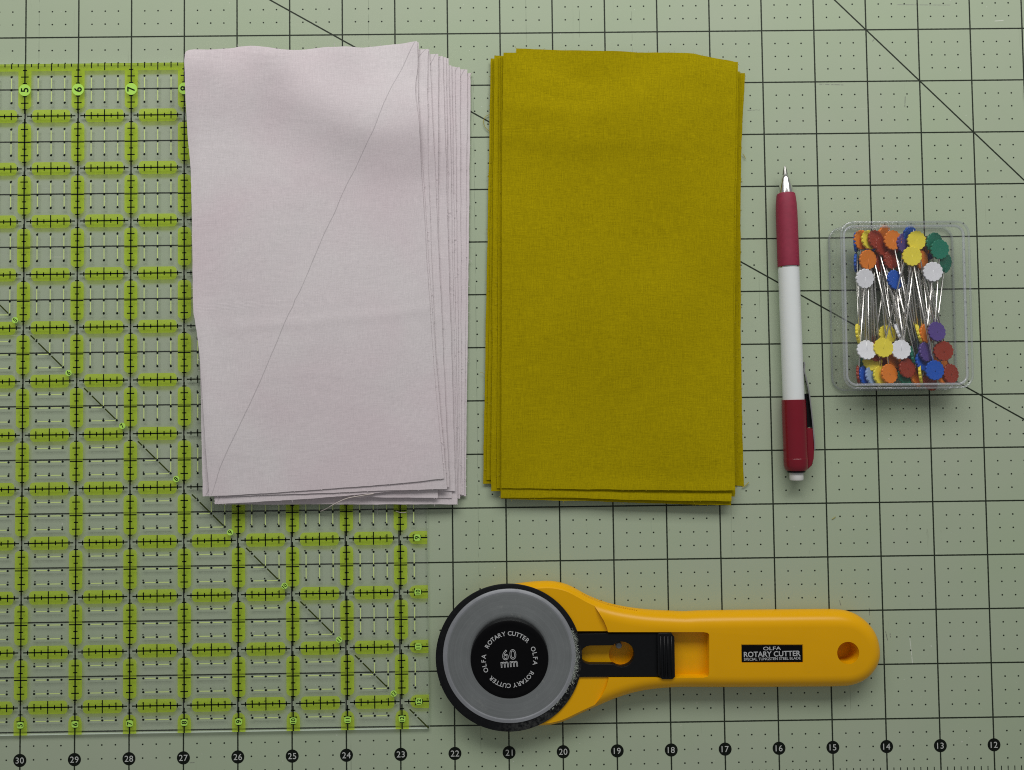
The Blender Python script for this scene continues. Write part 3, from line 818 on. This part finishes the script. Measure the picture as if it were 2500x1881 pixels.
# slider fork with its slot and ridged thumb button
FZ = 0.375
def slot_pts():
    P = [(1530, 668), (1330, 670)]
    for i in range(9):
        a = math.radians(90 + 180 * i / 8); P.append((1330 + 80 * math.cos(a), 748 - 78 * math.sin(a)))
    P += [(1330, 826), (1525, 826)]
    for i in range(15):
        a = math.radians(-128 + 258 * i / 14); P.append((1592 + 106 * math.cos(a), 742 - 106 * math.sin(a)))
    return [A(x, y, FZ) for x, y in P]
fork = plate('slider', [rel([A(x, y, FZ) for x, y in ((1120, 574), (1900, 566), (1900, 928), (1120, 932))]), rel(slot_pts())], 0.215, FZ, 0.008, 2)
fo = link('slider', fork, M['black'], cutter)
bt = plate('thumb_button', [rel([A(x, y, 0.45) for x, y in ((1890, 580), (1905, 566), (2005, 566), (2032, 600), (2037, 930), (2015, 952), (1930, 952), (1893, 915))])], 0.21, 0.44, 0.012, 3)
bo = link('thumb_button', bt, M['black'], cutter)
for i in range(4):
    x = 1915 + i * 30
    a, b = A(x, 590, 0.44), A(x + 4, 930, 0.44)
    link('ridge', tube('ridge', [(a[0] - HUB.x, a[1] - HUB.y, 0.44), (b[0] - HUB.x, b[1] - HUB.y, 0.44)], 0.020, 8), M['black'], bo)
pn = A(1568, 668, 0.25)
link('spring_pin', lathe('spring_pin', [(0.10, 0.058), (0.255, 0.058), (0.27, 0.045)], 24), M['grey_print'], cutter).location = ((pn[0] - HUB.x) * I, (pn[1] - HUB.y) * I, 0)
# guard, blade, hub
gc = A(655, 762, 0.33); gd = Vector((gc[0], gc[1], 0)) - HUB
guard = link('blade_guard', lathe('blade_guard', [(0.347, 1.20), (0.347, 1.305), (0.355, 1.325), (0.372, 1.325), (0.380, 1.31), (0.380, 1.15)], 128), M['black_dusty'], cutter); guard.location = gd * I
bc = A(660, 757, 0.42); bdv = Vector((bc[0], bc[1], 0)) - HUB
blade = link('blade', lathe('blade', [(0.372, 1.10), (0.372, 1.10), (0.384, 1.2015), (0.390, 1.2015), (0.402, 1.085), (0.4025, 1.05)], 128, sharp=0.02), M['blade'], cutter); blade.location = bdv * I
be = link('ground_edge', lathe('ground_edge', [(0.3890, 1.2025), (0.4050, 1.150), (0.4055, 1.144), (0.3980, 1.132)], 128, sharp=2), M['blade_edge'], blade)
hubo = link('hub', lathe('hub', [(0.40, 0.70), (0.54, 0.70), (0.580, 0.690), (0.592, 0.665), (0.592, 0.610), (0.583, 0.590), (0.584, 0.52), (0.584, 0.02)], 96, sharp=0.5), M['black_gloss'], cutter)
def arc_text(s, a0, a1, R, size, z):
    """glyphs running clockwise from angle a0 to a1 (degrees), tops outward"""
    wd = {' ': 0.42, 'O': 1.02, 'R': 0.92, 'T': 0.78, 'A': 0.92, 'Y': 0.86, 'C': 0.95, 'U': 0.92, 'E': 0.84, 'L': 0.76, 'F': 0.78}
    tot = sum(wd[c] for c in s); acc = 0.0
    for c in s:
        a = a0 + (a1 - a0) * (acc + wd[c] / 2) / tot; acc += wd[c]
        if c == ' ': continue
        o = link('letter', text_mesh('letter', c, size, offset=0.0016), M['silver_print'], hubo)
        r = math.radians(a); o.location = (R * math.cos(r) * I, R * math.sin(r) * I, z * I); o.rotation_euler = (0, 0, r - math.pi / 2)
tz = 0.5865
arc_text('OLFA', 209, 167, 0.462, 0.112, tz); arc_text('ROTARY CUTTER', 153, 41, 0.462, 0.108, tz)
arc_text('OLFA', 29, -14, 0.462, 0.112, tz); arc_text('ROTARY CUTTER', -28, -140, 0.462, 0.108, tz)
for s, y, sz in (('60', 0.085, 0.245), ('mm', -0.085, 0.20)):
    o = link('lettering', text_mesh('lettering', s, sz, outline=0.0055, space=1.1), M['silver_print'], hubo); o.location = (-0.005 * I, y * I, tz * I); o.rotation_euler = (0, 0, 0.06)
# name plate on the handle
lp = [Bp(x, y, 0.41) for x, y in ((646, 505), (1244, 505), (1246, 671), (648, 673))]
np_ = link('name_plate', plate('name_plate', [rel(lp)], 0.4025, 0.4085, 0.001, 1), M['black_gloss'], cutter)
lc = (Vector((*lp[0], 0)) + Vector((*lp[2], 0))) / 2 - HUB
for s, dy, sz, bold, sx in (('OLFA', 0.093, 0.088, 0.0012, 1.25), ('ROTARY CUTTER', -0.006, 0.132, 0.0026, 1.0), ('SPECIAL TUNGSTEN STEEL BLADE', -0.092, 0.068, 0.0008, 0.98)):
    me = text_mesh('lettering', s, sz, offset=bold, sx=sx)
    w = max(v.co.x for v in me.vertices) * 2 / I
    want = {'OLFA': 0.325, 'ROTARY CUTTER': 1.03, 'SPECIAL TUNGSTEN STEEL BLADE': 1.03}[s]
    for v in me.vertices: v.co.x *= want / w
    o = link('lettering', me, M['silver_print'], np_); o.location = ((lc.x) * I, (lc.y + dy) * I, 0.4100 * I); o.rotation_euler = (0, 0, 0.008)
# grip dots along the upper shoulder
dm = lathe('grip_dot', [(0.0, 0.010), (0.005, 0.009), (0.008, 0.005)], 8); dm.materials.append(M['yellow'])
for i in range(26):
    t = i / 25; x = 1265 + t * 450; y = 236 + 125 * t - 45 * t * (1 - t) * 0.4 - 0.0
    yl = 228 + (t * 1.0) * 140 + 16 * math.sin(math.pi * t)
    for zz in (0.245,):
        q = A(x, yl + 6, zz)
        o = link('grip_dot', dm, None, cutter); o.location = ((q[0] - HUB.x) * I, (q[1] - HUB.y) * I, zz * I); o.rotation_euler = (-0.9, 0, 0)
# lint caught beside the blade
LV, LF = [], []
rl = random.Random(3)
def fibre(p, q, r):
    b = len(LV); d = (q - p).normalized(); s = d.cross(Vector((0, 0, 1))).normalized() * r
    mid = (p + q) / 2 + Vector((rl.uniform(-.02, .02), rl.uniform(-.02, .02), rl.uniform(0, .03)))
    for pt in (p, mid, q):
        LV.extend([pt - s, pt + s, pt + Vector((0, 0, r * 1.5))])
    for k in (0, 3):
        for i in range(3):
            j = (i + 1) % 3; LF.append((b + k + i, b + k + j, b + k + 3 + j, b + k + 3 + i))
for i in range(420):
    a = math.radians(rl.uniform(-24, 21) if i < 370 else rl.uniform(-55, -20)); rr = 1.205 + abs(rl.gauss(0, 0.020)) * (1 if i < 370 else 0.5)
    p = bdv + Vector((rr * math.cos(a), rr * math.sin(a), rl.uniform(0.355, 0.40)))
    q = p + Vector((rl.gauss(0, 0.022), rl.gauss(0, 0.04), rl.uniform(-0.01, 0.02)))
    fibre(p, q, 0.0017)
lint = link('lint', mesh('lint', LV, LF), M['lint'], cutter); lint['kind'] = 'stuff'; lint['label'] = 'pale fuzzy lint caught at the blade edge'

# ------------------------------------------------------------------ mechanical pencil
PZ = 0.205
p0, p1 = px(1914, 408.3, 0.16), px(1944.8, 1173, PZ)
PL = (Vector((p1.x, p1.y, 0)) - Vector((p0.x, p0.y, 0))).length
pen = empty('mechanical_pencil', (p0.x, p0.y, PZ), math.atan2(p1.y - p0.y, p1.x - p0.x) + math.pi / 2)
tag(pen, 'mechanical pencil with crimson grip and cap, white barrel and metal tip', 'pencil')
def at(y): return -(y - 408.3) / (1173 - 408.3) * PL          # photo row -> distance along the pencil (local -y)
def pl(name, prof, mat, n=40, sharp=0.6): return link(name, lathe(name, [(at(y), r) for y, r in prof], n, 'Y', True, sharp), mat, pen)
pl('tip_sleeve', [(408.3, 0.014), (410, 0.020), (418, 0.034), (429, 0.048), (431, 0.050)], M['tip_metal'])
pl('tip_cone', [(430, 0.050), (431, 0.058), (440, 0.080), (452, 0.106), (465, 0.130), (478, 0.146)], M['chrome'])
pl('grip', [(476, 0.150), (477.5, 0.165), (484, 0.174), (500, 0.186), (520, 0.193), (560, 0.1945), (620, 0.1955), (652, 0.197), (655, 0.194), (656, 0.186)], M['crimson'])
pl('ring', [(655.5, 0.184), (656, 0.190), (658.5, 0.190), (659, 0.184)], M['chrome'])
pl('barrel', [(658.8, 0.186), (659.5, 0.191), (800, 0.1925), (985, 0.194)], M['ivory'])
cap = pl('cap', [(979, 0.196), (979.5, 0.214), (1000, 0.219), (1120, 0.219), (1121, 0.223), (1136, 0.220), (1144, 0.206), (1149, 0.184), (1150, 0.165)], M['crimson_plastic'], 16, 0.45)
pl('end_ring', [(1149, 0.150), (1149.5, 0.162), (1153.5, 0.162), (1154, 0.15)], M['black'])
pl('eraser', [(1153, 0.122), (1154, 0.125), (1170, 0.125), (1172.4, 0.118), (1173, 0.10)], M['eraser'])
mount = plate('clip_mount', [[(x, at(y)) for x, y in ((0.10, 1040), (0.20, 1046), (0.325, 1050), (0.334, 1060), (0.334, 1100), (0.318, 1122), (0.28, 1138), (0.20, 1147), (0.10, 1148))]], -0.095, 0.065, 0.03, 3, True)
link('clip_mount', mount, M['crimson_plastic'], cap)
cpts = [(0.205, 888), (0.218, 893), (0.208, 903), (0.205, 912), (0.232, 930), (0.262, 955), (0.288, 990), (0.308, 1025), (0.322, 1055), (0.332, 1080), (0.333, 1100)]
cv_ = [polyline([Vector((x, at(y), 0)) for x, y in cpts], i / 30) for i in range(31)]
V, F = [], []
for i, p in enumerate(cv_):
    t = (cv_[min(i + 1, 30)] - cv_[max(i - 1, 0)]).normalized(); nrm = Vector((t.y, -t.x, 0)) * 0.011
    hw = 0.045 + 0.03 * min(1, i / 12)
    for s, z in ((-1, -hw), (1, -hw), (1, hw), (-1, hw)): V.append((p.x + s * nrm.x, p.y + s * nrm.y, z))
for i in range(30):
    for k in range(4):
        l = (k + 1) % 4; F.append((i * 4 + k, i * 4 + l, i * 4 + 4 + l, i * 4 + 4 + k))
F += [(3, 2, 1, 0), (120, 121, 122, 123)]
clip = link('clip', mesh('clip', V, F), M['chrome'], pen)
link('clip_gap_shade', plate('clip_gap_shade', [[(x, at(y)) for x, y in ((0.15, 965), (0.255, 965), (0.285, 1000), (0.312, 1045), (0.15, 1050))]], -0.06, 0.0, 0.008, 2), M['black'], clip)  # dark plate added in the gap, standing in for shade under the clip

# ------------------------------------------------------------------ box of pins
def Q(x, y, z): return px(2000 + x / 3.6175, 520 + y / 3.6175, z)
b00, b11 = px(2030.5, 955, 0), px(2322, 555, 0)
bcx, bcy = (b00.x + b11.x) / 2, (b00.y + b11.y) / 2; BW, BH = b11.x - b00.x, b11.y - b00.y
BZ = 0.60
brot = -0.004
box = empty('pin_box', (bcx, bcy, 0), brot)
tag(box, 'small clear plastic lidded box full of flower head pins', 'box')
tray = link('tray', plate('tray', [roundrect(0, 0, BW, BH, 0.24, 8)], 0.006, 0.050, 0.015, 3, True), M['box'], box)
link('tray_wall', plate('tray_wall', [roundrect(0, 0, BW, BH, 0.24, 8), roundrect(0, 0, BW - 0.10, BH - 0.10, 0.19, 8)], 0.050, 0.46, 0.015, 3, True), M['box'], tray)
lid = link('lid', plate('lid', [roundrect(0, 0, BW + 0.02, BH - 0.01, 0.25, 8)], BZ - 0.045, BZ, 0.018, 3, True), M['box'], box)
link('lid_wall', plate('lid_wall', [roundrect(0, 0, BW + 0.02, BH - 0.01, 0.25, 8), roundrect(0, 0, BW - 0.06, BH - 0.09, 0.21, 8)], 0.30, BZ - 0.046, 0.012, 3, True), M['box'], lid)
def rr3(w, h, r, z): return [(x, y, z) for x, y in roundrect(0, 0, w, h, r, 8)]
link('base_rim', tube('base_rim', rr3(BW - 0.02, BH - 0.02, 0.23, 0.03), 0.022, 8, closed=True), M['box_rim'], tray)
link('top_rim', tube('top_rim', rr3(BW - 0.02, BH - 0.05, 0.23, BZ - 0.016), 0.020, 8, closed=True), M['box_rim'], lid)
link('inner_edge', tube('inner_edge', rr3(BW - 0.16, BH - 0.18, 0.17, BZ - 0.07), 0.025, 8, closed=True), M['box_edge_glint'], lid)

def flower(name, r=0.180, th=0.046, petals=14):
    n = petals * 6; V, F = [], []
    def ring(s, z):
        for i in range(n):
            a = 2 * math.pi * i / n; rr = r * s * (0.92 + 0.10 * abs(math.cos(petals * a / 2)) ** 0.6)
            V.append((rr * math.cos(a), rr * math.sin(a), z))
    for s, z in ((0.96, -th / 2), (1.0, -th / 2 + 0.008), (1.0, th / 2 - 0.008), (0.96, th / 2), (0.5, th / 2 - 0.003)): ring(s, z)
    for k in range(4):
        for i in range(n):
            j = (i + 1) % n; F.append((k * n + i, k * n + j, (k + 1) * n + j, (k + 1) * n + i))
    F.append(tuple(range(n - 1, -1, -1))); F.append(tuple(4 * n + i for i in range(n)))
    me = mesh(name, V, F, True)
    bm = bmesh.new(); bm.from_mesh(me)
    for e in bm.edges:
        if len(e.link_faces) == 2 and e.calc_face_angle(0) > 0.6: e.smooth = False
    bm.to_mesh(me); bm.free(); return me
heads = {}
for k in PINCOL:
    heads[k] = flower('head'); heads[k].materials.append(M['pin_' + k])
shaft_me = tube('shaft', [(0, -0.10, 0), (0, -1.84, 0), (0, -1.98, 0)], [0.0165, 0.0160, 0.002], 8); shaft_me.materials.append(M['pin_steel'])
stem_me = tube('stem', [(0, 0.03, 0.004), (0, -0.15, 0.0)], [0.018, 0.020], 8)
stems = {}
for k in PINCOL:
    stems[k] = stem_me.copy(); stems[k].materials.append(M['pin_' + k])
# colour, x, y (enlarged photo), width, height (half sizes), height above mat, far end of the shaft x, label
PINS = [
 ('blue', 325, 262, 24, 85, .30, 380, 'blue pin standing on edge in the upper left corner of the box'),
 ('blue', 328, 440, 24, 85, .22, 372, 'blue pin on edge at the left wall, behind the orange and white heads'),
 ('orange', 372, 240, 58, 82, .38, 430, 'orange pin in the upper left corner, left of the yellow head'),
 ('yellow', 440, 240, 62, 88, .41, 690, 'yellow pin between an orange and a dark red head, upper left'),
 ('red', 498, 238, 58, 86, .44, 800, 'dark red pin right of the tilted yellow head, upper left'),
 ('red', 552, 300, 44, 86, .40, 800, 'dark red pin tilted below the large orange head, top row'),
 ('orange', 572, 200, 40, 60, .30, 640, 'orange pin half hidden behind the large orange head'),
 ('orange', 648, 242, 80, 83, .47, 890, 'large orange pin facing up in the middle of the top row'),
 ('purple', 742, 270, 46, 88, .40, 690, 'purple pin tilted left of the two bright yellow heads'),
 ('blue', 795, 205, 46, 60, .34, 830, 'blue pin mostly hidden behind the upper yellow head'),
 ('yellow', 858, 247, 84, 86, .44, 760, 'upper of two overlapping bright yellow pins facing up'),
 ('yellow', 818, 385, 93, 86, .50, 1035, 'lower of two overlapping bright yellow pins facing up'),
 ('red', 925, 300, 40, 80, .28, 960, 'dark red pin almost hidden between yellow and green heads'),
 ('orange', 905, 420, 38, 82, .36, 1030, 'orange pin tilted behind the lower bright yellow head'),
 ('green', 1012, 262, 68, 75, .40, 1000, 'green pin partly covered by the front green head'),
 ('green', 1062, 325, 84, 85, .47, 1030, 'front green pin facing up near the upper right corner'),
 ('green', 1108, 450, 40, 72, .33, 1015, 'green pin peeking out behind the right white head'),
 ('white', 1002, 522, 88, 85, .50, 960, 'white pin facing up below the green heads'),
 ('orange', 428, 415, 74, 82, .44, 470, 'orange pin above the left white head'),
 ('white', 402, 582, 80, 82, .49, 372, 'white pin facing up at the left side, upper half'),
 ('red', 632, 415, 54, 82, .38, 880, 'dark red pin tilted above the single blue head'),
 ('red', 545, 440, 34, 70, .30, 700, 'dark red pin in shadow left of its dark red neighbour'),
 ('blue', 665, 592, 54, 88, .42, 830, 'blue pin tilted among the shafts in the middle of the box'),
 ('yellow', 345, 1068, 27, 78, .42, 385, 'yellow pin on edge at the left wall, lower half'),
 ('yellow', 600, 1075, 76, 82, .33, 520, 'yellow pin lying under the shafts above the front yellow head'),
 ('white', 702, 1062, 25, 55, .34, 620, 'small white pin on edge between the shafts'),
 ('yellow', 880, 1070, 23, 76, .36, 770, 'yellow pin on edge beside the orange and purple heads'),
 ('orange', 948, 1065, 52, 86, .38, 850, 'orange pin partly covered by the purple head'),
 ('purple', 1036, 1050, 78, 84, .50, 860, 'purple pin facing up at the right, lower half'),
 ('red', 495, 1228, 46, 76, .40, 480, 'dark red pin peeking out from under the left white head'),
 ('yellow', 470, 1312, 95, 76, .36, 470, 'yellow pin lying under the lower left white head'),
 ('white', 418, 1212, 88, 78, .49, 440, 'white pin facing up in the lower left'),
 ('yellow', 566, 1192, 80, 84, .515, 810, 'yellow pin with a long slanting shaft between two white heads'),
 ('white', 720, 1210, 80, 84, .51, 850, 'white pin facing up in the lower middle'),
 ('green', 826, 1260, 30, 66, .33, 790, 'green pin on edge between white and blue heads'),
 ('orange', 656, 1288, 52, 56, .32, 600, 'orange pin half hidden below the middle white head'),
 ('purple', 936, 1230, 40, 84, .42, 850, 'purple pin tilted above the blue heads'),
 ('blue', 912, 1312, 48, 92, .38, 700, 'blue pin tilted behind the front blue head'),
 ('red', 1096, 1222, 96, 86, .47, 940, 'wide dark red pin facing up at the right wall'),
 ('red', 1160, 1422, 66, 86, .40, 1000, 'dark red pin in the lower right corner'),
 ('orange', 1086, 1432, 36, 74, .36, 990, 'reddish orange pin between the front blue and corner red heads'),
 ('blue', 1018, 1392, 84, 86, .49, 900, 'front blue pin facing up in the bottom row'),
 ('yellow', 896, 1422, 26, 92, .36, 800, 'yellow pin on edge left of the front blue head'),
 ('orange', 856, 1452, 36, 56, .28, 800, 'orange pin low down behind the yellow edge-on head'),
 ('green', 766, 1440, 72, 66, .33, 720, 'green pin under the dark red head in the bottom row'),
 ('red', 776, 1372, 68, 86, .45, 600, 'dark red pin over a green head in the bottom row'),
 ('orange', 618, 1422, 68, 84, .45, 560, 'orange pin facing up in the bottom row'),
 ('yellow', 542, 1436, 56, 84, .40, 500, 'yellow pin tilted left of the bottom orange head'),
 ('lightblue', 468, 1440, 42, 72, .37, 470, 'pale blue pin tilted left of the bottom yellow head'),
 ('blue', 406, 1436, 40, 82, .34, 440, 'blue pin tilted near the lower left corner'),
 ('red', 352, 1432, 26, 80, .30, 400, 'dark red pin on edge in the lower left corner'),
 ('red', 975, 1490, 50, 40, .26, 900, 'dark red pin low down under the front blue head'),
]
DEEP = ['blue pin buried under the upper left heads', 'orange pin buried between the orange and dark red heads, upper half', 'green pin buried under the purple head of the top row', 'dark red pin buried under the upper bright yellow head',
        'yellow pin buried under the two bright yellow heads', 'purple pin buried under the front green head', 'dark red pin buried under the large orange head', 'orange pin buried right of the bright yellow heads',
        'green pin buried under the yellow head at the lower left', 'blue pin buried under the middle white head of the lower half', 'dark red pin buried left of the bottom green head', 'yellow pin buried under the front blue head',
        'orange pin buried under the wide dark red head at the right wall', 'purple pin buried behind the dark red head of the bottom row', 'dark red pin buried under the bottom yellow and orange heads', 'white pin buried behind the two blue heads of the bottom row']
for i, (cc, x, y, xe) in enumerate((('blue', 480, 300, 760), ('orange', 560, 380, 820), ('green', 700, 330, 900), ('red', 780, 300, 620), ('yellow', 860, 330, 700), ('purple', 960, 330, 1050), ('red', 620, 300, 480), ('orange', 900, 300, 1010),
        ('green', 430, 1330, 640), ('blue', 700, 1340, 520), ('red', 640, 1330, 840), ('yellow', 980, 1330, 800), ('orange', 1050, 1330, 900), ('purple', 780, 1330, 960), ('red', 560, 1340, 430), ('white', 930, 1330, 1010))):
    PINS.append((cc, x, y, 86, 86, 0.13 + 0.012 * (i % 8), xe, DEEP[i]))
rp = random.Random(11)
for (colr, x, y, w, h, z, xe, lab) in PINS:
    up_end = y > 900                          # heads at the bottom have their points toward the top
    ye = y - 940 if up_end else y + 940
    c = Q(x, y, z); e = Q(xe, ye, z)
    d = Vector((e.x - c.x, e.y - c.y, 0)); ang = math.atan2(d.y, d.x) + math.pi / 2      # local -y points to the tip
    dip = -0.045 if z > 0.505 else -rp.uniform(0.0, 0.05) - max(0, z - 0.33) * 0.30
    p = empty('flower_pin', (c.x, c.y, z), ang)
    tag(p, lab, 'pin', 'flower head pins in the clear box')
    tilt = math.acos(max(0.05, min(1.0, w / 86.0)))
    roll = (0.0 if z > 0.505 else tilt * 0.50 if w > 30 else tilt * 0.80) * (-1 if up_end else 1)
    pitch = math.acos(max(0.3, min(1.0, h / 86.0))) * 0.3
    hd = link('head', heads[colr], None, p); hd.rotation_euler = (pitch, roll, 0); hd.location = (0, 0, 0)
    sh = link('shaft', shaft_me, None, p); sh.rotation_euler = (-dip, 0, 0); sh.location = (0, 0, 0)
    st = link('stem', stems[colr], None, p); st.rotation_euler = (-dip, 0, 0)
